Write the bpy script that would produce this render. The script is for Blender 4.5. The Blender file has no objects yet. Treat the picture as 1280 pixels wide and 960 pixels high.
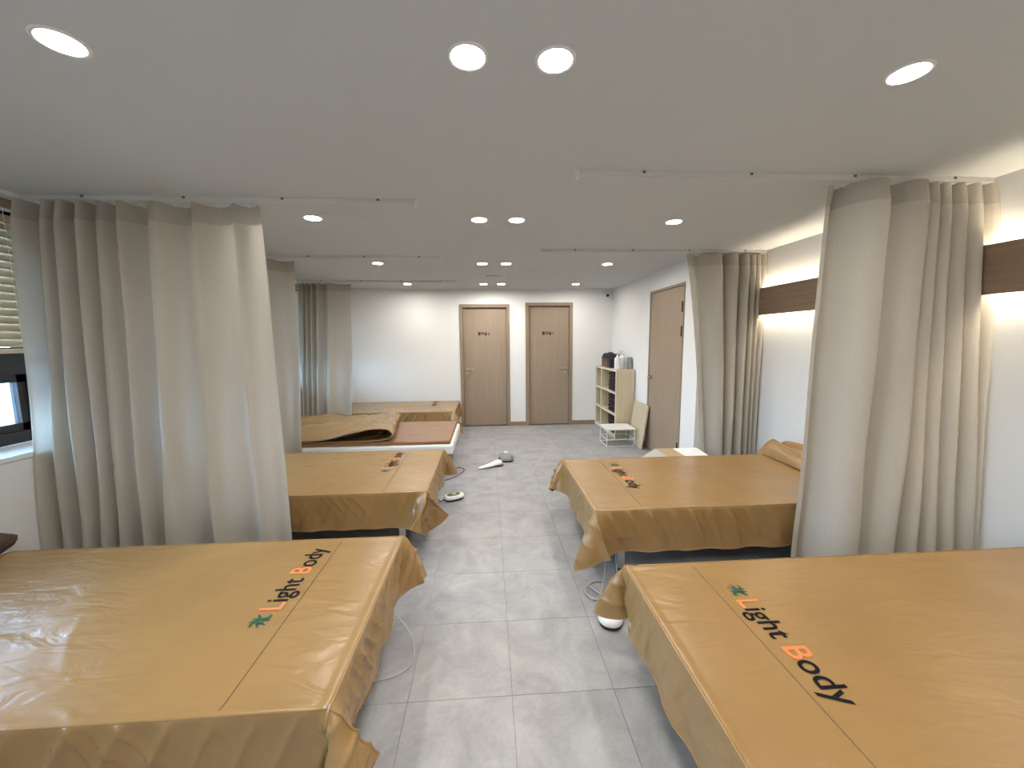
import bpy, bmesh, math, random
import numpy as np
from mathutils import Vector, Matrix
from mathutils.bvhtree import BVHTree

scene = bpy.context.scene
COL = scene.collection
random.seed(7)
R = math.radians

# ------------------------------------------------------------------ camera
F, TH, PH, RO, H = 481.0, R(3.553), R(6.56), R(-0.5), 1.54
w_ = Vector((math.cos(PH)*math.sin(TH), math.cos(PH)*math.cos(TH), -math.sin(PH)))
r0 = Vector((math.cos(TH), -math.sin(TH), 0)); u0 = r0.cross(w_)
r_ = r0*math.cos(RO) + u0*math.sin(RO); u_ = u0*math.cos(RO) - r0*math.sin(RO)
cd = bpy.data.cameras.new('camera'); cam = bpy.data.objects.new('camera', cd); COL.objects.link(cam)
cd.sensor_fit = 'HORIZONTAL'; cd.sensor_width = 36.0; cd.lens = F/1280*36.0; cd.clip_start = 0.02
M4 = Matrix((r_, u_, -w_)).transposed().to_4x4(); M4.translation = (0, 0, H)
cam.matrix_world = M4
scene.camera = cam

# ------------------------------------------------------------------ world and exposure
SKY_COLOR, SKY_STRENGTH = (0.48, 0.72, 1.0), 23.0
LAMP_STRENGTH = 262.0
LAMP_COLOR = (1.0, 0.965, 0.905)
COVE_STRENGTH = 80.0
world = bpy.data.worlds.new('sky'); scene.world = world; world.use_nodes = True
bg = world.node_tree.nodes['Background']
bg.inputs[1].default_value = SKY_STRENGTH
wn_ = world.node_tree.nodes; wl_ = world.node_tree.links          # bright hazy sky above, dimmer ground below the horizon
wc_ = wn_.new('ShaderNodeTexCoord'); ws_ = wn_.new('ShaderNodeSeparateXYZ'); wr_ = wn_.new('ShaderNodeValToRGB')
wm_ = wn_.new('ShaderNodeMapRange'); wm_.inputs['From Min'].default_value = -0.10; wm_.inputs['From Max'].default_value = 0.06
wr_.color_ramp.elements[0].color = (0.075, 0.105, 0.15, 1); wr_.color_ramp.elements[1].color = (*SKY_COLOR, 1)
wl_.new(wc_.outputs['Generated'], ws_.inputs[0]); wl_.new(ws_.outputs['Z'], wm_.inputs['Value']); wl_.new(wm_.outputs['Result'], wr_.inputs['Fac']); wl_.new(wr_.outputs['Color'], bg.inputs[0])
scene.view_settings.view_transform = 'Standard'; scene.view_settings.look = 'None'
scene.view_settings.exposure = 0.45; scene.view_settings.gamma = 1.0
scene.view_settings.use_curve_mapping = False
scene.cycles.use_denoising = True
scene.cycles.max_bounces = 10; scene.cycles.diffuse_bounces = 6; scene.cycles.transparent_max_bounces = 12
scene.cycles.sample_clamp_indirect = 6.0

# ------------------------------------------------------------------ dimensions (metres)
XL, XR, XR2 = -2.72, 2.82, 2.23          # left wall, right wall (near), right wall (far part)
YB, YF, YJ = 6.80, -1.50, 3.97           # back wall, wall behind the camera, jog of the right wall
ZC = 2.41                                # ceiling
ZT = 0.482                               # covered bed top

# ------------------------------------------------------------------ materials
MATS = {}
def nodes_of(name):
    m = bpy.data.materials.new(name); m.use_nodes = True
    nt = m.node_tree; b = nt.nodes['Principled BSDF']
    MATS[name] = m
    return m, nt, b
def plain(name, col, rough=0.6, metal=0.0, spec=0.5, noise=0.0, nscale=30.0, bump=0.0, bscale=200.0, coat=0.0):
    m, nt, b = nodes_of(name)
    b.inputs['Base Color'].default_value = (*col, 1); b.inputs['Roughness'].default_value = rough
    b.inputs['Metallic'].default_value = metal; b.inputs['Specular IOR Level'].default_value = spec
    b.inputs['Coat Weight'].default_value = coat
    tc = nt.nodes.new('ShaderNodeTexCoord')
    if noise > 0:
        n = nt.nodes.new('ShaderNodeTexNoise'); n.inputs['Scale'].default_value = nscale; n.inputs['Detail'].default_value = 4
        mr = nt.nodes.new('ShaderNodeMapRange'); mr.inputs['To Min'].default_value = 1-noise; mr.inputs['To Max'].default_value = 1+noise
        mx = nt.nodes.new('ShaderNodeMix'); mx.data_type = 'RGBA'; mx.blend_type = 'MULTIPLY'; mx.inputs['Factor'].default_value = 1
        mx.inputs['A'].default_value = (*col, 1)
        nt.links.new(tc.outputs['Object'], n.inputs['Vector']); nt.links.new(n.outputs['Fac'], mr.inputs['Value'])
        nt.links.new(mr.outputs['Result'], mx.inputs['B']); nt.links.new(mx.outputs['Result'], b.inputs['Base Color'])
    if bump > 0:
        n2 = nt.nodes.new('ShaderNodeTexNoise'); n2.inputs['Scale'].default_value = bscale; n2.inputs['Detail'].default_value = 3
        bp = nt.nodes.new('ShaderNodeBump'); bp.inputs['Strength'].default_value = bump; bp.inputs['Distance'].default_value = 0.002
        nt.links.new(tc.outputs['Object'], n2.inputs['Vector']); nt.links.new(n2.outputs['Fac'], bp.inputs['Height'])
        nt.links.new(bp.outputs['Normal'], b.inputs['Normal'])
    return m
def wood(name, c1, c2, scale=(14, 14, 0.8), rough=0.5):
    m, nt, b = nodes_of(name)
    b.inputs['Roughness'].default_value = rough
    tc = nt.nodes.new('ShaderNodeTexCoord'); mp = nt.nodes.new('ShaderNodeMapping'); mp.inputs['Scale'].default_value = scale
    n = nt.nodes.new('ShaderNodeTexNoise'); n.inputs['Scale'].default_value = 3.0; n.inputs['Detail'].default_value = 6; n.inputs['Roughness'].default_value = 0.6
    cr = nt.nodes.new('ShaderNodeValToRGB')
    cr.color_ramp.elements[0].position = 0.3; cr.color_ramp.elements[1].position = 0.72
    cr.color_ramp.elements[0].color = (*c1, 1); cr.color_ramp.elements[1].color = (*c2, 1)
    nt.links.new(tc.outputs['Object'], mp.inputs['Vector']); nt.links.new(mp.outputs['Vector'], n.inputs['Vector'])
    nt.links.new(n.outputs['Fac'], cr.inputs['Fac']); nt.links.new(cr.outputs['Color'], b.inputs['Base Color'])
    return m
def emit(name, col, s):
    m = bpy.data.materials.new(name); m.use_nodes = True; nt = m.node_tree; nt.nodes.clear()
    e = nt.nodes.new('ShaderNodeEmission'); e.inputs[0].default_value = (*col, 1); e.inputs[1].default_value = s
    o = nt.nodes.new('ShaderNodeOutputMaterial'); nt.links.new(e.outputs[0], o.inputs[0]); MATS[name] = m
    return m
def fabric(name, col, trans, weave=900.0):
    m, nt, b = nodes_of(name)
    b.inputs['Roughness'].default_value = 0.85; b.inputs['Specular IOR Level'].default_value = 0.15
    tc = nt.nodes.new('ShaderNodeTexCoord')
    n = nt.nodes.new('ShaderNodeTexNoise'); n.inputs['Scale'].default_value = 1.0; n.inputs['Detail'].default_value = 3
    mp = nt.nodes.new('ShaderNodeMapping'); mp.inputs['Scale'].default_value = (300, 300, 14)
    cr = nt.nodes.new('ShaderNodeMapRange'); cr.inputs['To Min'].default_value = 0.93; cr.inputs['To Max'].default_value = 1.07
    mx = nt.nodes.new('ShaderNodeMix'); mx.data_type = 'RGBA'; mx.blend_type = 'MULTIPLY'; mx.inputs['Factor'].default_value = 1; mx.inputs['A'].default_value = (*col, 1)
    nt.links.new(tc.outputs['Object'], mp.inputs['Vector']); nt.links.new(mp.outputs['Vector'], n.inputs['Vector'])
    nt.links.new(n.outputs['Fac'], cr.inputs['Value']); nt.links.new(cr.outputs['Result'], mx.inputs['B'])
    nt.links.new(mx.outputs['Result'], b.inputs['Base Color'])
    t = nt.nodes.new('ShaderNodeBsdfTranslucent'); nt.links.new(mx.outputs['Result'], t.inputs['Color'])
    ms = nt.nodes.new('ShaderNodeMixShader'); ms.inputs['Fac'].default_value = trans
    o = nt.nodes['Material Output']
    nt.links.new(b.outputs[0], ms.inputs[1]); nt.links.new(t.outputs[0], ms.inputs[2]); nt.links.new(ms.outputs[0], o.inputs[0])
    return m
def leather(name, c1, c2, rough):
    m, nt, b = nodes_of(name)
    b.inputs['Roughness'].default_value = rough; b.inputs['Specular IOR Level'].default_value = 0.75
    tc = nt.nodes.new('ShaderNodeTexCoord')
    n = nt.nodes.new('ShaderNodeTexNoise'); n.inputs['Scale'].default_value = 2.2; n.inputs['Detail'].default_value = 5
    cr = nt.nodes.new('ShaderNodeValToRGB')
    cr.color_ramp.elements[0].position = 0.35; cr.color_ramp.elements[1].position = 0.7
    cr.color_ramp.elements[0].color = (*c1, 1); cr.color_ramp.elements[1].color = (*c2, 1)
    nt.links.new(tc.outputs['Object'], n.inputs['Vector']); nt.links.new(n.outputs['Fac'], cr.inputs['Fac'])
    nt.links.new(cr.outputs['Color'], b.inputs['Base Color'])
    # soft long creases of the sheet, warped so that they do not run straight
    mp = nt.nodes.new('ShaderNodeMapping'); mp.inputs['Scale'].default_value = (2.6, 7.0, 4.0); mp.inputs['Rotation'].default_value = (0, 0, 0.55)
    wn = nt.nodes.new('ShaderNodeTexNoise'); wn.inputs['Scale'].default_value = 1.6; wn.inputs['Detail'].default_value = 4
    wn.inputs['Roughness'].default_value = 0.45; wn.inputs['Distortion'].default_value = 0.9
    fn = nt.nodes.new('ShaderNodeTexNoise'); fn.inputs['Scale'].default_value = 420; fn.inputs['Detail'].default_value = 2
    b1 = nt.nodes.new('ShaderNodeBump'); b1.inputs['Strength'].default_value = 0.35; b1.inputs['Distance'].default_value = 0.022
    b2 = nt.nodes.new('ShaderNodeBump'); b2.inputs['Strength'].default_value = 0.10; b2.inputs['Distance'].default_value = 0.001
    nt.links.new(tc.outputs['Object'], mp.inputs['Vector']); nt.links.new(mp.outputs['Vector'], wn.inputs['Vector'])
    nt.links.new(tc.outputs['Object'], fn.inputs['Vector'])
    nt.links.new(wn.outputs['Fac'], b1.inputs['Height']); nt.links.new(fn.outputs['Fac'], b2.inputs['Height'])
    nt.links.new(b1.outputs['Normal'], b2.inputs['Normal']); nt.links.new(b2.outputs['Normal'], b.inputs['Normal'])
    return m
def tile_material():
    m, nt, b = nodes_of('floor_tile')
    b.inputs['Roughness'].default_value = 0.42; b.inputs['Specular IOR Level'].default_value = 0.4
    geo = nt.nodes.new('ShaderNodeNewGeometry'); oi = nt.nodes.new('ShaderNodeObjectInfo')
    add = nt.nodes.new('ShaderNodeVectorMath'); add.operation = 'ADD'
    sc = nt.nodes.new('ShaderNodeVectorMath'); sc.operation = 'SCALE'; sc.inputs['Scale'].default_value = 0.22
    cmb = nt.nodes.new('ShaderNodeCombineXYZ')
    nt.links.new(oi.outputs['Random'], cmb.inputs[0]); nt.links.new(oi.outputs['Random'], cmb.inputs[2])
    nt.links.new(cmb.outputs[0], sc.inputs[0]); nt.links.new(geo.outputs['Position'], add.inputs[0]); nt.links.new(sc.outputs[0], add.inputs[1])
    n1 = nt.nodes.new('ShaderNodeTexNoise'); n1.inputs['Scale'].default_value = 4.2; n1.inputs['Detail'].default_value = 8; n1.inputs['Roughness'].default_value = 0.68
    n1.inputs['Distortion'].default_value = 0.5
    n2 = nt.nodes.new('ShaderNodeTexNoise'); n2.inputs['Scale'].default_value = 60.0; n2.inputs['Detail'].default_value = 4
    nt.links.new(add.outputs[0], n1.inputs['Vector']); nt.links.new(add.outputs[0], n2.inputs['Vector'])
    cr = nt.nodes.new('ShaderNodeValToRGB')
    cr.color_ramp.elements[0].position = 0.3; cr.color_ramp.elements[1].position = 0.72
    cr.color_ramp.elements[0].color = (0.245, 0.239, 0.244, 1); cr.color_ramp.elements[1].color = (0.41, 0.405, 0.40, 1)
    mr = nt.nodes.new('ShaderNodeMapRange'); mr.inputs['To Min'].default_value = 0.9; mr.inputs['To Max'].default_value = 1.1
    mx = nt.nodes.new('ShaderNodeMix'); mx.data_type = 'RGBA'; mx.blend_type = 'MULTIPLY'; mx.inputs['Factor'].default_value = 1
    nt.links.new(n1.outputs['Fac'], cr.inputs['Fac']); nt.links.new(n2.outputs['Fac'], mr.inputs['Value'])
    nt.links.new(cr.outputs['Color'], mx.inputs['A']); nt.links.new(mr.outputs['Result'], mx.inputs['B'])
    nt.links.new(mx.outputs['Result'], b.inputs['Base Color'])
    return m
def glass_material():
    m = bpy.data.materials.new('window_glass'); m.use_nodes = True; nt = m.node_tree; nt.nodes.clear()
    t = nt.nodes.new('ShaderNodeBsdfTransparent'); t.inputs[0].default_value = (0.93, 0.97, 1, 1)
    g = nt.nodes.new('ShaderNodeBsdfGlossy'); g.inputs['Roughness'].default_value = 0.02
    f = nt.nodes.new('ShaderNodeFresnel'); f.inputs[0].default_value = 1.45
    ms = nt.nodes.new('ShaderNodeMixShader'); o = nt.nodes.new('ShaderNodeOutputMaterial')
    nt.links.new(f.outputs[0], ms.inputs[0]); nt.links.new(t.outputs[0], ms.inputs[1]); nt.links.new(g.outputs[0], ms.inputs[2]); nt.links.new(ms.outputs[0], o.inputs[0])
    MATS['window_glass'] = m

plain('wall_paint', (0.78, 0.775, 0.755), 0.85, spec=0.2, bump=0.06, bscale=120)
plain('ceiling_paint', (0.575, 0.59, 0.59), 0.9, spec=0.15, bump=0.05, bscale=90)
plain('grout', (0.15, 0.15, 0.155), 0.9)
tile_material(); glass_material()
wood('door_wood', (0.285, 0.213, 0.15), (0.335, 0.255, 0.184), (12, 12, 0.5), 0.55)
wood('frame_wood', (0.25, 0.185, 0.13), (0.29, 0.218, 0.155), (18, 18, 0.9), 0.55)
wood('panel_wood', (0.20, 0.135, 0.09), (0.27, 0.19, 0.13), (14, 0.9, 14), 0.55)
wood('birch', (0.50, 0.415, 0.285), (0.58, 0.49, 0.345), (10, 10, 0.9), 0.55)
wood('blind_wood', (0.55, 0.45, 0.30), (0.64, 0.54, 0.38), (10, 0.7, 10), 0.5)
fabric('curtain_cloth', (0.53, 0.495, 0.435), 0.30)
fabric('curtain_header', (0.43, 0.395, 0.34), 0.06)
leather('cover_leather', (0.272, 0.156, 0.053), (0.308, 0.180, 0.063), 0.27)
leather('mat_leather', (0.24, 0.115, 0.05), (0.28, 0.14, 0.062), 0.30)
plain('edge_cream', (0.74, 0.68, 0.52), 0.5)
plain('cover_stitch', (0.13, 0.075, 0.025), 0.6)
plain('print_black', (0.005, 0.005, 0.006), 0.7, spec=0.15)
plain('print_orange', (0.78, 0.21, 0.07), 0.6, spec=0.2)
plain('print_rust', (0.42, 0.17, 0.06), 0.6, spec=0.2)
leather('bolster_leather', (0.05, 0.028, 0.014), (0.065, 0.036, 0.018), 0.5)
plain('print_green', (0.008, 0.085, 0.05), 0.6, spec=0.2)
plain('white_plastic', (0.78, 0.78, 0.76), 0.4)
plain('white_metal', (0.76, 0.755, 0.73), 0.45)
plain('rail_metal', (0.62, 0.62, 0.60), 0.4)
plain('steel', (0.62, 0.62, 0.62), 0.28, metal=1.0)
plain('handle_metal', (0.55, 0.49, 0.40), 0.3, metal=1.0)
plain('black_frame', (0.008, 0.009, 0.012), 0.45)
plain('black_plastic', (0.012, 0.012, 0.013), 0.5)
plain('dark_under', (0.03, 0.027, 0.025), 0.8)
plain('sill_stone', (0.80, 0.80, 0.80), 0.35)
plain('cardboard', (0.42, 0.30, 0.17), 0.85, noise=0.08)
plain('white_card', (0.82, 0.83, 0.82), 0.6)
plain('grey_card', (0.42, 0.40, 0.37), 0.8)
plain('dark_maroon_cloth', (0.028, 0.010, 0.014), 0.9, noise=0.3)
plain('navy_cloth', (0.010, 0.011, 0.020), 0.9, noise=0.3)
plain('brown_box', (0.13, 0.07, 0.05), 0.7)
plain('grey_plastic', (0.22, 0.23, 0.23), 0.35)
plain('green_face', (0.10, 0.16, 0.035), 0.35)
plain('beige_button', (0.55, 0.53, 0.42), 0.4)
plain('cable_grey', (0.42, 0.42, 0.40), 0.5)
plain('cable_black', (0.02, 0.02, 0.02), 0.5)
plain('vent_dark', (0.10, 0.10, 0.10), 0.7)
emit('lamp_glow', LAMP_COLOR, LAMP_STRENGTH)
emit('led_glow', (1.0, 0.87, 0.66), COVE_STRENGTH)

# ------------------------------------------------------------------ mesh helpers
class MB:
    def __init__(s): s.v = []; s.f = []; s.sm = []
    def add(s, vs, fs, smooth=False):
        o = len(s.v); s.v += [tuple(p) for p in vs]
        for f in fs: s.f.append(tuple(o+i for i in f)); s.sm.append(smooth)
        return s
    def box(s, x0, x1, y0, y1, z0, z1, bev=0.0, M=None):
        if bev > 0:
            bm = bmesh.new(); bmesh.ops.create_cube(bm, size=1)
            for v in bm.verts: v.co = ((x0+x1)/2+v.co.x*(x1-x0), (y0+y1)/2+v.co.y*(y1-y0), (z0+z1)/2+v.co.z*(z1-z0))
            bmesh.ops.bevel(bm, geom=bm.edges[:], offset=bev, segments=2, affect='EDGES', profile=0.5)
            bm.verts.index_update()
            vs = [v.co.copy() for v in bm.verts]; fs = [[v.index for v in f.verts] for f in bm.faces]; bm.free()
        else:
            vs = [Vector((x, y, z)) for x in (x0, x1) for y in (y0, y1) for z in (z0, z1)]
            fs = [(0,1,3,2),(4,6,7,5),(0,4,5,1),(2,3,7,6),(0,2,6,4),(1,5,7,3)]
        if M: vs = [M @ v for v in vs]
        return s.add(vs, fs)
    def tube(s, pts, rad, n=8, closed=False):
        pts = [Vector(p) for p in pts]; N = len(pts); vs = []; fs = []; up = None
        for i, p in enumerate(pts):
            a = pts[(i-1) % N] if (i > 0 or closed) else p; b = pts[(i+1) % N] if (i < N-1 or closed) else p
            t = (b-a).normalized() if (b-a).length > 1e-9 else Vector((0,0,1))
            if up is None: up = Vector((0,0,1)) if abs(t.z) < 0.9 else Vector((1,0,0))
            e1 = t.cross(up); 
            if e1.length < 1e-6: e1 = t.orthogonal()
            e1.normalize(); e2 = t.cross(e1).normalized(); up = -e2 if False else up
            rr = rad[i] if hasattr(rad, '__len__') else rad
            for k in range(n):
                an = 2*math.pi*k/n; vs.append(p + (e1*math.cos(an)+e2*math.sin(an))*rr)
        M = N if closed else N-1
        for i in range(M):
            for k in range(n):
                j = (i+1) % N; fs.append((i*n+k, i*n+(k+1)%n, j*n+(k+1)%n, j*n+k))
        if not closed: fs.append(tuple(range(n))[::-1]); fs.append(tuple((N-1)*n+k for k in range(n)))
        return s.add(vs, fs, True)
    def loft(s, rings, cap=True):
        n = len(rings[0]); vs = [p for r in rings for p in r]; fs = []
        for i in range(len(rings)-1):
            for k in range(n): fs.append((i*n+k, i*n+(k+1)%n, (i+1)*n+(k+1)%n, (i+1)*n+k))
        if cap: fs.append(tuple(range(n))[::-1]); fs.append(tuple((len(rings)-1)*n+k for k in range(n)))
        return s.add(vs, fs, True)
    def lathe(s, prof, c=(0,0,0), n=28):
        return s.loft([[Vector((c[0]+r*math.cos(2*math.pi*k/n), c[1]+r*math.sin(2*math.pi*k/n), c[2]+z)) for k in range(n)] for r, z in prof])
    def grid(s, P, smooth=True):
        nu, nv = len(P), len(P[0]); vs = [p for row in P for p in row]
        fs = [(i*nv+j, i*nv+j+1, (i+1)*nv+j+1, (i+1)*nv+j) for i in range(nu-1) for j in range(nv-1)]
        return s.add(vs, fs, smooth)
    def mesh(s, name, mat):
        me = bpy.data.meshes.new(name); me.from_pydata([tuple(v) for v in s.v], [], s.f)
        me.polygons.foreach_set('use_smooth', s.sm); me.materials.append(MATS[mat]); me.update()
        bm = bmesh.new(); bm.from_mesh(me); bmesh.ops.recalc_face_normals(bm, faces=bm.faces[:]); bm.to_mesh(me); bm.free()
        return me
    def build(s, name, mat, parent=None, autosmooth=True):
        me = s.mesh(name, mat)
        o = bpy.data.objects.new(name, me); COL.objects.link(o)
        if parent: 
            o.parent = parent; o.matrix_parent_inverse = parent_inv(parent)
        if autosmooth and any(s.sm):
            me.set_sharp_from_angle(angle=R(50))
        return o
def parent_inv(p):
    m = Matrix.LocRotScale(p.location, p.rotation_euler, p.scale)
    return m.inverted()
def thing(name, label, cat, loc=(0,0,0), group=None):
    o = bpy.data.objects.new(name, None); COL.objects.link(o); o.location = loc; o.empty_display_size = 0.1
    o['label'] = label; o['category'] = cat
    if group: o['group'] = group
    return o
def tag(o, label, cat, group=None):
    o['label'] = label; o['category'] = cat
    if group: o['group'] = group
    return o
def struct(o, label=None, cat=None):
    o['kind'] = 'structure'
    if label: o['label'] = label
    if cat: o['category'] = cat
    return o
def sempty(name, label, cat, loc=(0,0,0)):
    o = thing(name, label, cat, loc); o['kind'] = 'structure'; return o
def smooth_path(pts, n=8):
    pts = [Vector(p) for p in pts]; out = []
    for i in range(len(pts)-1):
        p0 = pts[max(i-1, 0)]; p1 = pts[i]; p2 = pts[i+1]; p3 = pts[min(i+2, len(pts)-1)]
        for k in range(n):
            t = k/n; out.append(0.5*((2*p1)+(p2-p0)*t+(2*p0-5*p1+4*p2-p3)*t*t+(-p0+3*p1-3*p2+p3)*t**3))
    out.append(pts[-1]); return out
def text_polys(body, off=0.0):
    """flat text as vertices and faces in its own plane"""
    cu = bpy.data.curves.new('lettering', 'FONT'); cu.body = body; cu.size = 1.0; cu.offset = off; cu.resolution_u = 6
    ob = bpy.data.objects.new('lettering', cu); COL.objects.link(ob)
    bpy.context.view_layer.update()
    me = bpy.data.meshes.new_from_object(ob.evaluated_get(bpy.context.evaluated_depsgraph_get()))
    vs = [v.co.copy() for v in me.vertices]; fs = [tuple(p.vertices) for p in me.polygons]
    bpy.data.objects.remove(ob); bpy.data.curves.remove(cu); bpy.data.meshes.remove(me)
    return vs, fs

# ------------------------------------------------------------------ room shell
WT = 0.33                                             # depth of the window recess
fl = struct(MB().box(XL-WT-0.1, XR+0.2, YF-0.2, YB+0.3, -0.12, -0.004).build('floor', 'grout'), 'grey stone-look tiled floor of the treatment room', 'floor')
TS, GX, GY = 0.45, 0.083, 1.508
tile_cache = {}
ix0 = math.floor((XL-GX)/TS); iy0 = math.floor((YF-GY)/TS)
for i in range(ix0, ix0+14):
    for j in range(iy0, iy0+22):
        x0, x1 = max(XL, GX+i*TS), min(XR, GX+(i+1)*TS); y0, y1 = max(YF, GY+j*TS), min(YB, GY+(j+1)*TS)
        if y0 >= YJ-0.2: x1 = min(x1, XR2)
        if x1-x0 < 0.02 or y1-y0 < 0.02: continue
        key = (round(x1-x0, 4), round(y1-y0, 4))
        if key not in tile_cache:
            a, b = key; g = 0.0010
            mb = MB().box(g, a-g, g, b-g, -0.0038, 0.0)
            tile_cache[key] = mb.mesh('tile', 'floor_tile')
        o = bpy.data.objects.new('tile', tile_cache[key]); COL.objects.link(o); o.parent = fl; o.location = (x0, y0, 0)
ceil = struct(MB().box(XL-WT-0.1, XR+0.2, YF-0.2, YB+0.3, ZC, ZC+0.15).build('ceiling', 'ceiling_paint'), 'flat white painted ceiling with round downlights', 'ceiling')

ZS, ZH = 0.905, 2.385                                 # sill and head of the window band
WY0, WY1 = -1.3, 6.55
mb = MB(); mb.box(XL-WT-0.06, XL, YF, YB, 0, ZS-0.03); mb.box(XL-WT-0.06, XL, YF, YB, ZH, ZC)
mb.box(XL-WT-0.06, XL, YF, WY0, ZS-0.03, ZH); mb.box(XL-WT-0.06, XL, WY1, YB, ZS-0.03, ZH)
struct(mb.build('wall_left', 'wall_paint'), 'white window wall on the left with low parapet', 'wall')
# back wall with two door openings
D = [(-0.482, 0.388, 2.155), (0.668, 1.505, 2.18)]
mb = MB()
xs = [XL-0.1, D[0][0]+0.03, D[0][1]-0.03, D[1][0]+0.03, D[1][1]-0.03, XR2+0.1]
for a, b in ((0,1),(2,3),(4,5)): mb.box(xs[a], xs[b], YB, YB+0.12, 0, ZC)
for d in D: mb.box(d[0]+0.03, d[1]-0.03, YB, YB+0.12, d[2]-0.03, ZC)
mb.box(xs[0], xs[-1], YB+0.12, YB+0.16, 0, ZC)
struct(mb.build('wall_back', 'wall_paint'), 'white back wall around the two wooden doors', 'wall')
SD = (4.285, 5.215, 2.172)                            # side door along y
mb = MB(); mb.box(XR, XR+0.12, YF, YJ, 0, ZC)
struct(mb.build('wall_right', 'wall_paint'), 'white right wall behind the lit wooden panel', 'wall')
mb = MB(); mb.box(XR2, XR+0.12, YJ, YJ+0.1, 0, ZC); mb.box(XR2, XR2+0.12, YJ+0.1, SD[0]+0.02, 0, ZC); mb.box(XR2, XR2+0.12, SD[1]-0.02, YB, 0, ZC)
mb.box(XR2, XR2+0.12, SD[0]+0.02, SD[1]-0.02, SD[2]-0.02, ZC); mb.box(XR2+0.12, XR2+0.16, YJ+0.1, YB, 0, ZC)
struct(mb.build('wall_side', 'wall_paint'), 'white projecting wall around the side door', 'wall')
struct(MB().box(XL-WT, XR, YF-0.12, YF, 0, ZC).build('wall_front', 'wall_paint'), 'white wall behind the camera', 'wall')
# baseboards
def base(name, x0, x1, y0, y1, label): struct(MB().box(x0, x1, y0, y1, 0, 0.075).build(name, 'frame_wood'), label, 'baseboard')
base('baseboard_back_left', XL, D[0][0], YB-0.012, YB, 'wooden baseboard left of the left door')
base('baseboard_back_middle', D[0][1], D[1][0], YB-0.012, YB, 'short wooden baseboard between the two doors')
base('baseboard_back_right', D[1][1], XR2, YB-0.012, YB, 'wooden baseboard between right door and shelf')
base('baseboard_side', XR2-0.012, XR2, SD[1], YB-0.012, 'wooden baseboard behind the cream shelf')
base('baseboard_right', XR-0.012, XR, YF, YJ, 'wooden baseboard along the right wall under the lit panel')

# doors of the back wall
def lever(parent, c, sx, ax='x', s=-1):
    """rose, neck and lever; ax is the direction the lever runs"""
    x, y, z = c; h = MB()
    if ax == 'x':
        h.loft([[Vector((x+0.026*math.cos(k*math.pi/10), y+dy, z+0.026*math.sin(k*math.pi/10))) for k in range(20)] for dy in (0, -0.010)])
        h.tube([(x, y-0.008, z), (x, y-0.055, z), (x+sx*0.03, y-0.062, z), (x+sx*0.125, y-0.060, z)], [0.010, 0.010, 0.011, 0.009], 10)
        h.box(x-0.022, x+0.022, y-0.006, y, z-0.10, z-0.045, 0.002)
    else:
        h.loft([[Vector((x+dx, y+0.026*math.cos(k*math.pi/10), z+0.026*math.sin(k*math.pi/10))) for k in range(20)] for dx in (0, -0.010)])
        h.tube([(x-0.008, y, z), (x-0.055, y, z), (x-0.062, y+sx*0.03, z), (x-0.060, y+sx*0.125, z)], [0.010, 0.010, 0.011, 0.009], 10)
    return h.build('handle', 'handle_metal', parent)
def back_door(n, d, hx, hs, txt, label):
    x0, x1, zt = d; o = sempty('door_%d' % n, label, 'door', ((x0+x1)/2, YB, 0))
    m = MB(); fw = 0.055
    m.box(x0, x0+fw, YB-0.018, YB+0.10, 0, zt, 0.003); m.box(x1-fw, x1, YB-0.018, YB+0.10, 0, zt, 0.003); m.box(x0+fw, x1-fw, YB-0.018, YB+0.10, zt-fw, zt, 0.003)
    m.build('door_frame', 'frame_wood', o)
    MB().box(x0+fw+0.003, x1-fw-0.003, YB+0.045, YB+0.085, 0.010, zt-fw-0.004, 0.002).build('door_leaf', 'door_wood', o)
    lever(o, (hx, YB+0.045, 1.02), hs)
    vs, fs = text_polys(txt, 0.035)
    lo = min(v.x for v in vs); hi = max(v.x for v in vs); lz = min(v.y for v in vs); hz = max(v.y for v in vs)
    cx = (x0+x1)/2 - 0.015; wd = 0.205; k = wd/(hi-lo); kz = 0.062/(hz-lz)
    MB().add([(cx-wd/2+(v.x-lo)*k, YB+0.0435, 1.620+(v.y-lz)*kz) for v in vs], fs).build('lettering', 'print_black', o)['label'] = 'black Korean room name'
    return o
back_door(1, D[0], D[0][0]+0.115, 1, '탈의실 2', 'light wooden door on the left with black lettering ending in 2')
back_door(2, D[1], D[1][1]-0.115, -1, '탈의실 1', 'light wooden door on the right with black lettering ending in 1')
o = sempty('door_3', 'narrow wooden side door in the right wall beside the cream shelf', 'door', (XR2, (SD[0]+SD[1])/2, 0))
m = MB(); fw = 0.03
m.box(XR2-0.010, XR2+0.09, SD[0], SD[0]+fw, 0, SD[2], 0.002); m.box(XR2-0.010, XR2+0.09, SD[1]-fw, SD[1], 0, SD[2], 0.002); m.box(XR2-0.010, XR2+0.09, SD[0]+fw, SD[1]-fw, SD[2]-fw, SD[2], 0.002)
m.build('door_frame', 'frame_wood', o)
MB().box(XR2-0.004, XR2+0.04, SD[0]+fw+0.004, SD[1]-fw-0.004, 0.01, SD[2]-fw-0.006, 0.002).build('door_leaf', 'door_wood', o)
lever(o, (XR2-0.004, SD[1]-0.10, 1.02), -1, 'y')
for z in (1.90, 1.62, 0.25):
    MB().box(XR2-0.016, XR2-0.003, SD[0]+fw-0.012, SD[0]+fw+0.02, z-0.06, z+0.06, 0.002).build('hinge', 'black_plastic', o)

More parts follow.
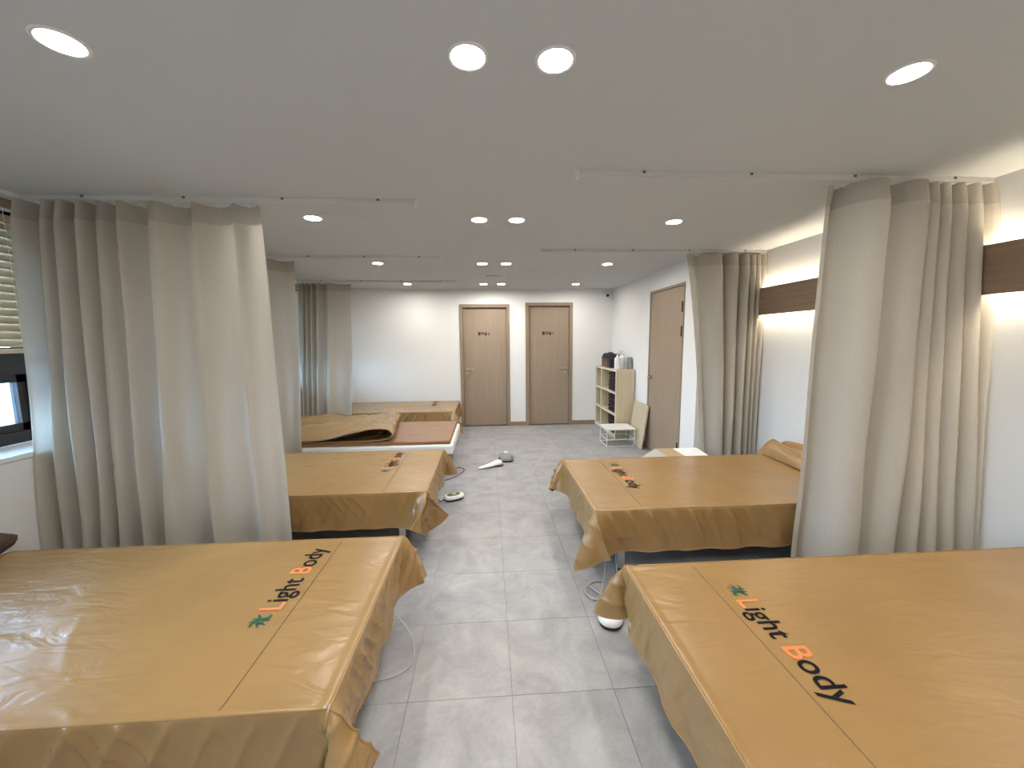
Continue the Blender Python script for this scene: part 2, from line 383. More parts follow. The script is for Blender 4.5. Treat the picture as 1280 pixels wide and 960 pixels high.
# windows: one band of black framed units, a small vent below a fixed pane
XW = XL-WT
bays = [(WY0, 0.55), (0.55, 2.79), (2.79, 4.65), (4.65, WY1)]
wl = ['black framed window behind the camera side of the left wall', 'black framed window beside the nearest left bed, half covered by the blind',
      'black framed window behind the nearest left curtain', 'black framed window behind the farthest left curtains']
for i, (y0, y1) in enumerate(bays):
    o = sempty('window_%d' % (i+1), wl[i], 'window', (XW, (y0+y1)/2, ZS))
    m = MB(); a = 0.075
    ym = (y0+y1)/2
    for (p, q, zz0, zz1) in ((y0, y1, ZS, ZS+a), (y0, y1, ZH-a, ZH), (y0, y0+a, ZS, ZH), (y1-a, y1, ZS, ZH), (y0, y1, 1.345, 1.52), (ym-a/2, ym+a/2, ZS, ZH)):
        m.box(XW-0.05, XW+0.03, p, q, zz0, zz1)
    m.build('window_frame', 'black_frame', o)
    for (p, q) in ((y0+a, ym-a/2), (ym+a/2, y1-a)):
        v = MB(); b = 0.05
        for (pp, qq, zz0, zz1) in ((p, q, ZS+a, ZS+a+b), (p, q, 1.345-b, 1.345), (p, p+b, ZS+a, 1.345), (q-b, q, ZS+a, 1.345)):
            v.box(XW-0.035, XW+0.012, pp, qq, zz0, zz1)
        vs = v.build('vent_sash', 'black_frame', o)
        MB().box(XW-0.015, XW-0.009, p+b, q-b, ZS+a+b, 1.345-b).build('pane', 'window_glass', vs)
        MB().box(XW-0.015, XW-0.009, p, q, 1.52, ZH-a).build('pane', 'window_glass', o)
struct(MB().box(XW+0.03, XL+0.012, WY0, WY1, ZS-0.03, ZS, 0.003).build('trim_1', 'sill_stone'), 'white window sill running along the left wall', 'window sill')
# daylight portals in the openings (they only guide sampling of the sky)
for (y0, y1) in bays:
    for (za, zb_) in ((ZS+0.075, 1.345), (1.52, ZH-0.075)):
        ld = bpy.data.lights.new('portal', 'AREA'); ld.shape = 'RECTANGLE'; ld.size = y1-y0-0.15; ld.size_y = zb_-za; ld.cycles.is_portal = True
        lo = bpy.data.objects.new('portal', ld); COL.objects.link(lo); lo.location = (XW-0.06, (y0+y1)/2, (za+zb_)/2)
        lo.rotation_euler = Matrix(((0,0,-1),(1,0,0),(0,-1,0))).to_euler()   # local -Z faces +X

# wooden venetian blinds, half lowered
bl = ['lowered wooden slat blind over the window behind the camera', 'cream wooden slat blind half lowered over the window at the left edge',
      'wooden slat blind hidden behind the nearest left curtain', 'wooden slat blind behind the farthest left curtains']
SLAT = {}
for i, (y0, y1) in enumerate(bays):
    o = thing('window_blind', bl[i], 'blind', (XL-0.10, (y0+y1)/2, 1.48), 'wooden blinds along the window wall')
    a, b = y0+0.03, y1-0.03
    MB().box(XL-0.135, XL-0.065, a, b, 2.325, 2.382, 0.004).build('head_rail', 'frame_wood', o)
    L = round(b-a, 3)
    if L not in SLAT:
        s = MB(); rows = []
        for t, n in ((-1, 0), (-0.5, 0.0022), (0, 0.003), (0.5, 0.0022), (1, 0)):
            c, si = math.cos(R(67)), math.sin(R(67)); u = 0.025*t
            rows.append((u*c + n*si, -u*si + n*c, n))
        up = [[Vector((p[0], yy, p[1])) for yy in (-L/2, L/2)] for p in rows]
        dn = [[Vector((p[0]-0.0028*math.sin(R(67)), yy, p[1]-0.0028*math.cos(R(67)))) for yy in (-L/2, L/2)] for p in rows]
        ring = up + dn[::-1]
        s.loft([[q[0] for q in ring], [q[1] for q in ring]]); SLAT[L] = s.mesh('slat', 'blind_wood')
    z = 2.275
    while z > 1.545:
        q = bpy.data.objects.new('slat', SLAT[L]); COL.objects.link(q); q.parent = o; q.matrix_parent_inverse = parent_inv(o); q.location = (XL-0.10, (a+b)/2, z)
        z -= 0.0455
    MB().box(XL-0.128, XL-0.072, a, b, 1.485, 1.512, 0.004).build('bottom_rail', 'blind_wood', o)
    for yy in (a+0.25, (a+b)/2, b-0.25):
        MB().tube([(XL-0.072, yy, 1.50), (XL-0.072, yy, 2.33)], 0.0015, 5).build('ladder_cord', 'white_plastic', o)

# ------------------------------------------------------------------ ceiling things
lx = [-1.222, -0.047, 0.226, 1.411]; ly = [1.302+1.624*k for k in range(-1, 4)]
rown = {0: 'in the row above the camera', 1: 'in the nearest visible row', 2: 'in the second visible row', 3: 'in the third row', 4: 'in the farthest row'}
coln = ['leftmost', 'left one of the centre pair of', 'right one of the centre pair of', 'rightmost']
proto = None
for j, y in enumerate(ly):
    for i, x in enumerate(lx):
        lab = '%s ceiling downlights %s' % (coln[i], rown[j])
        if proto is None:
            t = thing('ceiling_light', lab, 'ceiling light', (x, y, ZC), 'round downlights in the ceiling')
            rim = MB(); n = 36
            prof = [(0.0525, -0.0015), (0.0525, -0.004), (0.058, -0.0055), (0.0635, -0.003), (0.064, 0.0)]
            rim.loft([[Vector((x+r*math.cos(2*math.pi*k/n), y+r*math.sin(2*math.pi*k/n), ZC+z)) for k in range(n)] for r, z in prof], cap=False)
            p1 = rim.build('trim_ring', 'white_plastic', t)
            p2 = MB().add([(x+0.0527*math.cos(2*math.pi*k/n), y+0.0527*math.sin(2*math.pi*k/n), ZC-0.002) for k in range(n)], [tuple(range(n))[::-1]]).build('diffuser', 'lamp_glow', t)
            proto = (t, p1, p2)
        else:
            t = proto[0].copy(); COL.objects.link(t); t.location = (x, y, ZC); t['label'] = lab
            for p in proto[1:]:
                c = p.copy(); COL.objects.link(c); c.parent = t; c.matrix_parent_inverse = p.matrix_parent_inverse.copy()
for (x0, x1, y0, y1, lab) in ((-1.15, -0.862, 2.82, 3.32, 'flat square access hatch in the ceiling over the second left bed'), (0.42, 0.98, 5.02, 5.42, 'flat access hatch in the ceiling before the right door')):
    tag(MB().box(x0, x1, y0, y1, ZC-0.003, ZC-0.0002).build('ceiling_hatch', 'ceiling_paint'), lab, 'hatch')
t = thing('air_vent', 'narrow dark slot air vent in the ceiling before the doors', 'vent', (0.11, 5.36, ZC))
MB().box(-0.03, 0.25, 5.32, 5.40, ZC-0.006, ZC-0.0002, 0.002).build('frame', 'white_plastic', t)
MB().box(-0.01, 0.23, 5.335, 5.385, ZC-0.0075, ZC-0.006).build('slot', 'vent_dark', t)
t = thing('security_camera', 'small white security camera in the far right ceiling corner', 'camera', (2.10, 6.74, 2.30))
MB().lathe([(0.0, 0.0), (0.035, 0.0), (0.035, 0.02), (0.0, 0.022)], (2.10, 6.755, 2.385)).build('mount', 'white_plastic', t)
MB().tube([(2.10, 6.755, 2.387), (2.10, 6.74, 2.345)], 0.012, 10).build('arm', 'white_plastic', t)
m = MB(); m.loft([[Vector((2.092+rr*math.cos(k*math.pi/10), yy, 2.308+rr*math.sin(k*math.pi/10)-(6.78-yy)*0.2)) for k in range(20)] for rr, yy in ((0.02, 6.785), (0.042, 6.775), (0.044, 6.70), (0.040, 6.69))]); m.build('body', 'white_plastic', t)
m = MB(); m.loft([[Vector((2.092+rr*math.cos(k*math.pi/10), yy, 2.290+rr*math.sin(k*math.pi/10))) for k in range(20)] for rr, yy in ((0.027, 6.692), (0.027, 6.685), (0.018, 6.680))]); m.build('lens', 'black_plastic', t)

# wooden wall panel with hidden light strips
t = thing('lit_wall_panel', 'long brown wooden wall panel with warm light glowing above and below', 'wall light', (XR-0.07, 1.0, 1.76))
MB().box(XR-0.075, XR-0.055, YF+0.02, YJ-0.03, 1.765, 2.035, 0.002).build('panel', 'panel_wood', t)
MB().box(XR-0.055, XR-0.0005, YF+0.02, YJ-0.03, 1.79, 2.012).build('backing', 'white_metal', t)
for z, s in ((2.0125, 1), (1.7895, -1)):
    m = MB(); a = 0.0045
    m.box(XR-0.045, XR-0.033, YF+0.05, YJ-0.06, z if s > 0 else z-a, z+a if s > 0 else z)
    m.build('light_strip', 'led_glow', t)

# ------------------------------------------------------------------ curtain rails and curtains
RH = 0.026
def rail(x0, x1, y, open_end, label):
    t = thing('curtain_rail', label, 'curtain rail', ((x0+x1)/2, y, ZC), 'ceiling curtain rails')
    m = MB(); m.box(x0, x1, y-0.011, y+0.011, ZC-0.004, ZC-0.0002); m.box(x0, x1, y-0.011, y-0.008, ZC-RH, ZC-0.004); m.box(x0, x1, y+0.008, y+0.011, ZC-RH, ZC-0.004)
    m.box(x0, x1, y-0.008, y-0.003, ZC-RH, ZC-RH+0.003); m.box(x0, x1, y+0.003, y+0.008, ZC-RH, ZC-RH+0.003)
    m.build('track', 'rail_metal', t)
    MB().box(open_end-0.008, open_end+0.008, y-0.014, y+0.014, ZC-RH-0.012, ZC-0.0002, 0.003).build('end_cap', 'white_plastic', t)
    n = 4
    for k in range(n):
        xx = x0+(x1-x0)*(k+0.6)/n
        MB().box(xx-0.008, xx+0.008, y-0.014, y-0.0105, ZC-0.012, ZC-0.0002).build('bracket', 'vent_dark', t)
rail(XL+0.005, -0.434, 2.545, -0.434, 'white ceiling curtain rail carrying the nearest left curtain')
rail(XL+0.005, -0.467, 4.18, -0.467, 'white ceiling curtain rail carrying the middle left curtain')
rail(XL+0.005, -0.45, 5.82, -0.45, 'white ceiling curtain rail carrying the farthest left curtain')
rail(0.48, XR-0.005, 2.085, 0.48, 'white ceiling curtain rail carrying the nearest right curtain')
rail(0.52, XR-0.005, 3.83, 0.52, 'white ceiling curtain rail carrying the farther right curtain')

def curtain(label, y, top, bot, yb0, yb1, amp=0.07, gather=1.5, seed=0, z0=0.05, head=0.105, yend=0.0, amps=None, gathers=None):
    """top, bot: x of the fold crests nearest the room, first to last; yb0/yb1: y of the hem at the first and last crest"""
    rng = random.Random(seed); n = len(top)-1; per = 14; nv = 40
    zt = ZC-RH-0.012
    gathers = gathers or [gather]*n
    amps0 = amps
    amps = amps or [min(amp, 0.55*abs(top[i+1]-top[i])+0.012)*rng.uniform(0.85, 1.1) for i in range(n)]
    cols = []
    for i in range(n):
        for k in range(per + (1 if i == n-1 else 0)):
            u = k/per
            col = []
            for v in range(nv+1):
                f = v/nv; z = zt + (z0-zt)*f
                tt, bb = top[i]+(top[i+1]-top[i])*u, bot[i]+(bot[i+1]-bot[i])*u
                e = f**0.8
                x = tt+(bb-tt)*e
                wdt = abs((top[i+1]-top[i])*(1-e)+(bot[i+1]-bot[i])*e)
                a = amps[i]*(1+0.25*e) if amps0 else amps[i]*(1-e)+min(amp*1.15, 0.55*wdt+0.014)*e
                ph = 2*math.pi*(u**gathers[i])
                c = math.cos(ph)
                if i == n-1 and u > 0.5: c = c*0.4-0.6
                c += 0.12*math.sin(3.1*f*math.pi+i*1.7+u*4)*f
                s_ = (i+u)/n; yy = y+(yb0+(yb1-yb0)*s_-y)*f
                x += -0.10*wdt*math.sin(ph) + 0.006*math.sin(7*f+i)*f
                sc = 0.75+0.25*min(1, f/0.06)
                zz = z
                if f == 0: zz = z - 0.006*(1-math.cos(ph))
                col.append(Vector((x, yy - a*c*sc, zz)))
            cols.append(col)
    t = thing('curtain', label, 'curtain', ((top[0]+top[-1])/2, y, z0), 'linen privacy curtains')
    hv = max(2, round(head/((zt-z0)/nv)))
    MB().grid([c[hv:] for c in cols]).build('panel', 'curtain_cloth', t, False)
    MB().grid([c[:hv+1] for c in cols]).build('header', 'curtain_header', t, False)
    MB().grid([[p+Vector((0, -0.002, 0)) for p in (c[-3], c[-2], c[-1])] for c in cols]).build('hem', 'curtain_header', t, False)
    m0 = None
    for i in range(n+1):
        for fr in ((0.0, 0.5) if i < n else (0.0,)):
            idx = min(len(cols)-1, int((i+fr)*per)); p = cols[idx][0]
            g = MB(); g.tube([(p.x, y, ZC-RH+0.004), (p.x, y, ZC-RH-0.010), (p.x, (y+p.y)/2, ZC-RH-0.016), (p.x, p.y, p.z-0.006)], 0.0022, 6)
            g.build('hook', 'white_plastic', t)
    return t
def lin(px, a, b): return a[1]+(px-a[0])*(b[1]-a[1])/(b[0]-a[0])
tp = [28, 60, 80, 103, 127, 152, 193, 245, 298, 328]; bt = [80, 97, 125, 150, 166, 198, 227, 283, 340, 375]
curtain('wide grey linen curtain beside the window and nearest left bed', 2.545, [lin(p, (28,-2.70), (328,-1.378)) for p in tp], [lin(p, (80,-2.70), (375,-1.275)) for p in bt], 2.47, 2.42, seed=1, amps=[0.085, 0.070, 0.085, 0.075, 0.050, 0.065, 0.058, 0.042, 0.03], gathers=[1.6, 1.8, 1.8, 1.5, 1.3, 1.15, 1.5, 1.05, 1.0])
curtain('grey linen curtain mostly hidden behind the nearest left curtain', 4.18, [-2.68, -2.61, -2.54, -2.46, -2.36, -2.22, -1.965], [-2.66, -2.60, -2.53, -2.45, -2.34, -2.20, -1.955], 4.05, 4.03, amp=0.06, seed=2)
curtain('farthest linen curtain hanging behind the bed with the folded-back cover', 5.82, [-2.69, -2.63, -2.57, -2.50, -2.42, -2.28, -1.965], [-2.68, -2.62, -2.56, -2.49, -2.41, -2.26, -1.945], 5.52, 5.48, amp=0.06, seed=3)
tp = [1246, 1224, 1204, 1185, 1169, 1147, 1095, 1040]; bt = [1218, 1210, 1185, 1162, 1136, 1104, 1052, 994]
curtain('wide beige linen curtain hanging behind the nearest right bed', 2.085, [lin(p, (1037,1.862), (1245,2.795)) for p in tp], [lin(p, (992,1.80), (1218,2.775)) for p in bt], 1.93, 2.05, amp=0.10, gather=1.7, seed=4)
tp = [957.5, 950, 943, 934, 919, 897, 859]; bt = [950, 943, 936, 926, 913, 902, 880]
curtain('beige linen curtain behind the second right bed, its corner swept aside', 3.83, [lin(p, (860,2.00), (957,2.795)) for p in tp], [lin(p, (880,2.26), (950,2.79)) for p in bt], 3.82, 3.80, amp=0.06, seed=5)

# ------------------------------------------------------------------ beds
def bed(label, x0, x1, y0, y1, ztop, mat_in=0.0, inset=0.03, group='low treatment beds'):
    """x0 aisle end, x1 wall end"""
    a, b = min(x0, x1)+inset, max(x0, x1)-inset; y0 += inset; y1 -= inset; ztop -= 0.4*inset
    t = thing('treatment_bed', label, 'bed', ((a+b)/2, (y0+y1)/2, 0), group)
    zf = ztop-0.045
    MB().box(a, b, y0, y1, zf-0.11, zf, 0.02).build('frame', 'white_metal', t)
    MB().box(a+0.06, b-0.06, y0+0.06, y1-0.06, zf-0.16, zf-0.11).build('underframe', 'dark_under', t)
    MB().box(a+0.03+mat_in, b-0.03, y0+0.035, y1-0.035, zf, ztop, 0.014).build('mat', 'mat_leather', t)
    for x in (a+0.16, b-0.16):
        for y in (y0+0.12, y1-0.12):
            m = MB(); m.box(x-0.022, x+0.022, y-0.022, y+0.022, 0.012, zf-0.16, 0.004); l = m.build('leg', 'steel', t)
            MB().lathe([(0.0, 0.0), (0.028, 0.0), (0.028, 0.010), (0.02, 0.014), (0, 0.014)], (x, y, 0.0), 16).build('foot', 'black_plastic', l)
    return t

def drape(x0, x1, y0, y1, zt, ov, h=0.034, rr=0.007, steps=200, iters=7, seed=0, under=0.20, lift=None, rnd=0.16):
    """position based cloth laid over a box; ov = overhang (-x, +x, -y, +y). Returns grid, s and t coordinates"""
    rng = np.random.default_rng(seed)
    def axis(a, b, o0, o1):
        n0, n1, n2 = max(1, round(o0/h)), max(1, round((b-a)/h)), max(1, round(o1/h))
        return np.concatenate([np.linspace(a-o0, a, n0+1)[:-1], np.linspace(a, b, n1+1), np.linspace(b, b+o1, n2+1)[1:]]), n0, n0+n1
    s, ca, cb = axis(x0-0.002, x1+0.002, ov[0], ov[1]); t, cc0, cc1 = axis(y0-0.002, y1+0.002, ov[2], ov[3])
    nx, ny = len(s), len(t)
    P = np.zeros((nx, ny, 3)); P[..., 0] = s[:, None]; P[..., 1] = t[None, :]; P[..., 2] = zt+0.006
    # rounded corners of the cut sheet
    for gx in (-1, 1):
        for gy in (-1, 1):
            ex, ox = (s[ca], ov[0]) if gx < 0 else (s[cb], ov[1]); ey, oy = (t[cc0], ov[2]) if gy < 0 else (t[cc1], ov[3])
            if min(ox, oy) < 0.1: continue
            a = np.maximum((s-ex)*gx/ox, 0)[:, None]*np.ones((1, ny)); b = np.maximum((t-ey)*gy/oy, 0)[None, :]*np.ones((nx, 1))
            mn, mx = np.minimum(a, b), np.maximum(a, b); f = 1-rnd*(mn/(mx+1e-9))
            msk = mn > 1e-6
            P[..., 0] = np.where(msk, ex+gx*a*ox*f, P[..., 0]); P[..., 1] = np.where(msk, ey+gy*b*oy*f, P[..., 1])
    P0 = P[..., :2].copy()
    P[..., 2] += rng.normal(0, 0.0006, (nx, ny))
    # the skirt is cut a little fuller than the top, so that it ripples
    over = np.maximum.reduce([np.broadcast_to((x0-s)[:, None], (nx, ny)), np.broadcast_to((s-x1)[:, None], (nx, ny)), np.broadcast_to((y0-t)[None, :], (nx, ny)), np.broadcast_to((t-y1)[None, :], (nx, ny)), np.zeros((nx, ny))])
    full = 1+0.05*over
    sets = []
    def cons(a, b, rest, k): sets.append((a, b, rest, k))
    def sl(i0, i1, st): return slice(i0, i1, st)
    I, J = np.meshgrid(np.arange(nx), np.arange(ny), indexing='ij')
    idx = I*ny+J
    def mk(di, dj, k, par):
        i0, i1 = 0, nx-di; j0, j1 = (0, ny-dj) if dj >= 0 else (-dj, ny)
        A = idx[i0:i1, j0:j1]; B = idx[di:nx, j0+dj:j1+dj]
        Ai, Aj = I[i0:i1, j0:j1], J[i0:i1, j0:j1]
        Bi, Bj = I[di:nx, j0+dj:j1+dj], J[di:nx, j0+dj:j1+dj]
        rest = np.linalg.norm(P0[Bi, Bj]-P0[Ai, Aj], axis=-1)*0.5*(full[i0:i1, j0:j1]+full[di:nx, j0+dj:j1+dj])
        kk = np.full(A.shape, float(k))
        if di > 1:                                  # the sewn edges of the top fold freely
            for c_ in (ca, cb): kk[(Ai < c_) & (Bi > c_)] = 0.0
        if abs(dj) > 1:
            for c_ in (cc0, cc1): kk[(Aj < c_) & (Bj > c_)] = 0.0
        c = (Ai//di) % 2 if di else (Aj//abs(dj)) % 2
        for q in (0, 1):
            mk_ = c == q
            if mk_.any(): cons(A[mk_], B[mk_], rest[mk_], kk[mk_])
    mk(1, 0, 1, 0); mk(0, 1, 1, 0); mk(1, 1, 0.55, 0); mk(1, -1, 0.55, 0)
    mk(2, 0, 0.5, 0); mk(0, 2, 0.5, 0); mk(4, 0, 0.14, 0); mk(0, 4, 0.14, 0)
    P[ca:cb+1, cc0:cc1+1, 2] = zt+0.004
    Q = P.reshape(-1, 3).copy(); V = np.zeros_like(Q); dt = 0.014
    pin = idx[ca:cb+1, cc0:cc1+1].ravel(); QP = Q[pin].copy()      # the top lies still, held by its weight
    c0 = np.array([(x0+x1)/2, (y0+y1)/2, zt-under/2]); hf = np.array([(x1-x0)/2, (y1-y0)/2, under/2])-rr
    th = 0.004
    for st in range(steps):
        V *= 0.985 if st < steps*0.6 else 0.93
        V[:, 2] -= 9.8*dt
        if lift is not None and st < steps: V += lift(Q, st)*dt
        old = Q.copy(); Q = Q+V*dt
        for it in range(iters):
            for a, b, rest, k in sets:
                d = Q[b]-Q[a]; l = np.sqrt((d*d).sum(1))+1e-9
                cc = (0.5*k*(l-rest)/l)[:, None]*d
                Q[a] += cc; Q[b] -= cc
            d = Q-c0; q = np.abs(d)-hf; m = np.maximum(q, 0); ln = np.sqrt((m*m).sum(1)); ins = q.max(1)
            dist = ln+np.minimum(ins, 0)-rr
            hit = dist < th
            if hit.any():
                n = np.where((ln > 1e-9)[:, None], m/(ln+1e-12)[:, None], (q == ins[:, None]).astype(float))*np.where(d < 0, -1, 1)
                Q[hit] += n[hit]*(th-dist[hit])[:, None]
                if it == iters-1:
                    nn = n[hit]; mv = Q[hit]-old[hit]; mn = (mv*nn).sum(1)[:, None]*nn
                    fr = np.where(nn[:, 2] > 0.6, 0.9, 0.35)[:, None]
                    Q[hit] -= (mv-mn)*fr
            Q[pin] = QP
            Q[:, 2] = np.maximum(Q[:, 2], 0.004)
        V = (Q-old)/dt
        sp = np.sqrt((V*V).sum(1)); V *= np.minimum(1, 3.0/(sp+1e-9))[:, None]
    return Q.reshape(nx, ny, 3), s, t
def upax(a):
    for _ in range(2): a = np.interp(np.arange(2*len(a)-1)/2, np.arange(len(a)), a)
    return a
def upsample(A):
    """Catmull-Rom doubling along both axes"""
    for ax in (0, 1):
        A = np.moveaxis(A, ax, 0); p = np.concatenate([2*A[:1]-A[1:2], A, 2*A[-1:]-A[-2:-1]])
        mid = (-p[:-3]+9*p[1:-2]+9*p[2:-1]-p[3:])/16
        out = np.zeros((2*len(A)-1,)+A.shape[1:]); out[0::2] = A; out[1::2] = mid
        A = np.moveaxis(out, 0, ax)
    return A

def logo_shapes():
    """emblem and words in a plane: u along the reading direction (metres), v up"""
    out = {}
    L, hcap = 0.455, 0.086
    vs, fs = text_polys('Light Body', 0.012)
    me = bpy.data.meshes.new('l'); me.from_pydata([tuple(v) for v in vs], [], fs)
    bm = bmesh.new(); bm.from_mesh(me); bpy.data.meshes.remove(me)
    bmesh.ops.triangulate(bm, faces=bm.faces[:])
    lo = min(v.co.x for v in bm.verts); hi = max(v.co.x for v in bm.verts); k = L/(hi-lo)
    capz = 0.70
    # letters are islands; the first and the sixth word letters are orange
    isl = []; seen = set()
    bm.verts.ensure_lookup_table(); bm.faces.ensure_lookup_table()
    for f in bm.faces:
        if f in seen: continue
        st = [f]; seen.add(f); grp = []
        while st:
            g = st.pop(); grp.append(g)
            for e in g.edges:
                for h2 in e.link_faces:
                    if h2 not in seen: seen.add(h2); st.append(h2)
        isl.append(grp)
    isl.sort(key=lambda g: min(v.co.x for f in g for v in f.verts))
    # islands from left to right: L, i (stem and dot), g, h, t, B, o, d, y
    groups = [[isl[0]], [isl[1], isl[2]]]+[[g] for g in isl[3:]]
    for q, gs in enumerate(groups):
        mp = {}; vv = []; ff = []
        for f in (f for g in gs for f in g):
            ids = []
            for v in f.verts:
                if v not in mp:
                    vz = v.co.y*hcap/capz; mp[v] = len(vv); vv.append(((v.co.x-lo)*k+0.105, vz, 0))
                ids.append(mp[v])
            ff.append(tuple(ids))
        out[q] = ('letter', 'print_orange' if q in (0, len(groups)-4) else 'print_black', MB().add(vv, ff))
    bm.free()
    c = (0.048, 0.043); n = 40; ring = MB()
    ring.add([(c[0]+r*math.cos(2*math.pi*k2/n), c[1]+r*math.sin(2*math.pi*k2/n), 0) for r in (0.0478, 0.0487) for k2 in range(n)], [(k2, (k2+1)%n, n+(k2+1)%n, n+k2) for k2 in range(n)])
    out['ring'] = ('emblem_ring', 'print_rust', ring)
    g = MB()
    def stroke(pts, wds):
        pts = smooth_path([(p[0], p[1], 0) for p in pts], 5); N = len(pts); vs = []
        for i, p in enumerate(pts):
            a = pts[max(i-1, 0)]; b = pts[min(i+1, N-1)]; tt = (b-a).normalized(); nn = Vector((-tt.y, tt.x, 0))
            f = i/(N-1); q = f*(len(wds)-1); j = min(int(q), len(wds)-2); wd = wds[j]+(wds[j+1]-wds[j])*(q-j)
            vs += [p+nn*wd, p-nn*wd]
        g.add([(v.x, v.y, 0) for v in vs], [(2*i, 2*i+1, 2*i+3, 2*i+2) for i in range(N-1)])
    # a leafy running figure: two stems with leaves
    stroke([(0.040, 0.082), (0.042, 0.060), (0.036, 0.035), (0.022, 0.012)], [0.001, 0.006, 0.005, 0.001])
    stroke([(0.041, 0.062), (0.026, 0.068), (0.012, 0.060)], [0.005, 0.005, 0.0008])
    stroke([(0.038, 0.044), (0.024, 0.042), (0.010, 0.032)], [0.004, 0.005, 0.0008])
    stroke([(0.058, 0.080), (0.056, 0.055), (0.058, 0.030), (0.068, 0.018), (0.082, 0.022)], [0.001, 0.006, 0.006, 0.005, 0.0008])
    stroke([(0.057, 0.050), (0.070, 0.058), (0.084, 0.068)], [0.004, 0.005, 0.0008])
    stroke([(0.046, 0.036), (0.052, 0.022), (0.046, 0.008)], [0.003, 0.005, 0.0008])
    out['emblem'] = ('emblem', 'print_green', g)
    return out
LOGO = logo_shapes()

def wrinkle(G, sf, tf, box, aisle, seed):
    """creases of the coated cloth: slanting on the skirts, long and shallow on the wall half of the top"""
    x0, x1, y0, y1 = box; rng = np.random.default_rng(seed+100)
    S, T = np.meshgrid(sf, tf, indexing='ij')
    du = np.gradient(G, axis=0); dv = np.gradient(G, axis=1); N = np.cross(du, dv); N /= np.linalg.norm(N, axis=2, keepdims=True)+1e-12
    over = np.maximum.reduce([x0-S, S-x1, y0-T, T-y1, np.zeros_like(S)])
    def noise(scale, n=7):
        out = np.zeros_like(S)
        for _ in range(n):
            a = rng.uniform(0, 2*np.pi); f = scale*rng.uniform(0.6, 1.5); out += np.sin(f*(S*np.cos(a)+T*np.sin(a))+rng.uniform(0, 6.28))
        return out/math.sqrt(n/2)
    W1, W2, W3 = noise(5.0), noise(9.0), noise(3.0)
    alongx = (T < y0) | (T > y1)                       # near and far skirt: creases slant in s
    p = np.where(alongx, S, T); dep = over
    ph1 = 2*np.pi*(p*7.5+dep*4.0*aisle)+1.9*W1; ph2 = 2*np.pi*(p*13.0-dep*7.5)+2.2*W2
    ridge = (1-np.abs(np.sin(ph1*0.5)))**2.2*(0.55+0.45*W3)+0.6*(1-np.abs(np.sin(ph2*0.5)))**2.5*(0.4+0.5*W2)
    skirt = np.clip(over/0.05, 0, 1)*np.clip((0.255-over)/0.09, 0.2, 1)
    d = 0.017*ridge*skirt
    wall = np.clip(((x1-S) if aisle > 0 else (S-x0))/ (x1-x0), 0, 1)
    ph3 = 2*np.pi*((T*0.85+S*0.55*aisle)*6.0)+2.6*W3+1.1*W1
    top = (1-np.abs(np.sin(ph3*0.5)))**3*np.clip(0.35+0.6*W1, 0, 1)*np.clip((wall-0.25)*1.6, 0, 1)
    edge = np.minimum.reduce([T-y0, y1-T, S-x0, x1-S])
    ph4 = 2*np.pi*(p*9.0+T*3)+2.0*W2
    top2 = (1-np.abs(np.sin(ph4*0.5)))**3*np.clip(0.2+0.7*W2, 0, 1)*np.exp(-np.maximum(edge, 0)/0.10)*np.clip(edge/0.03, 0, 1)*np.clip((wall-0.12)*4, 0, 1)
    d = d+np.where(over <= 0, 0.0052*top+0.006*top2, 0)
    return G+N*np.where(N[..., 2:3] < -0.2, -1, 1)*d[..., None]

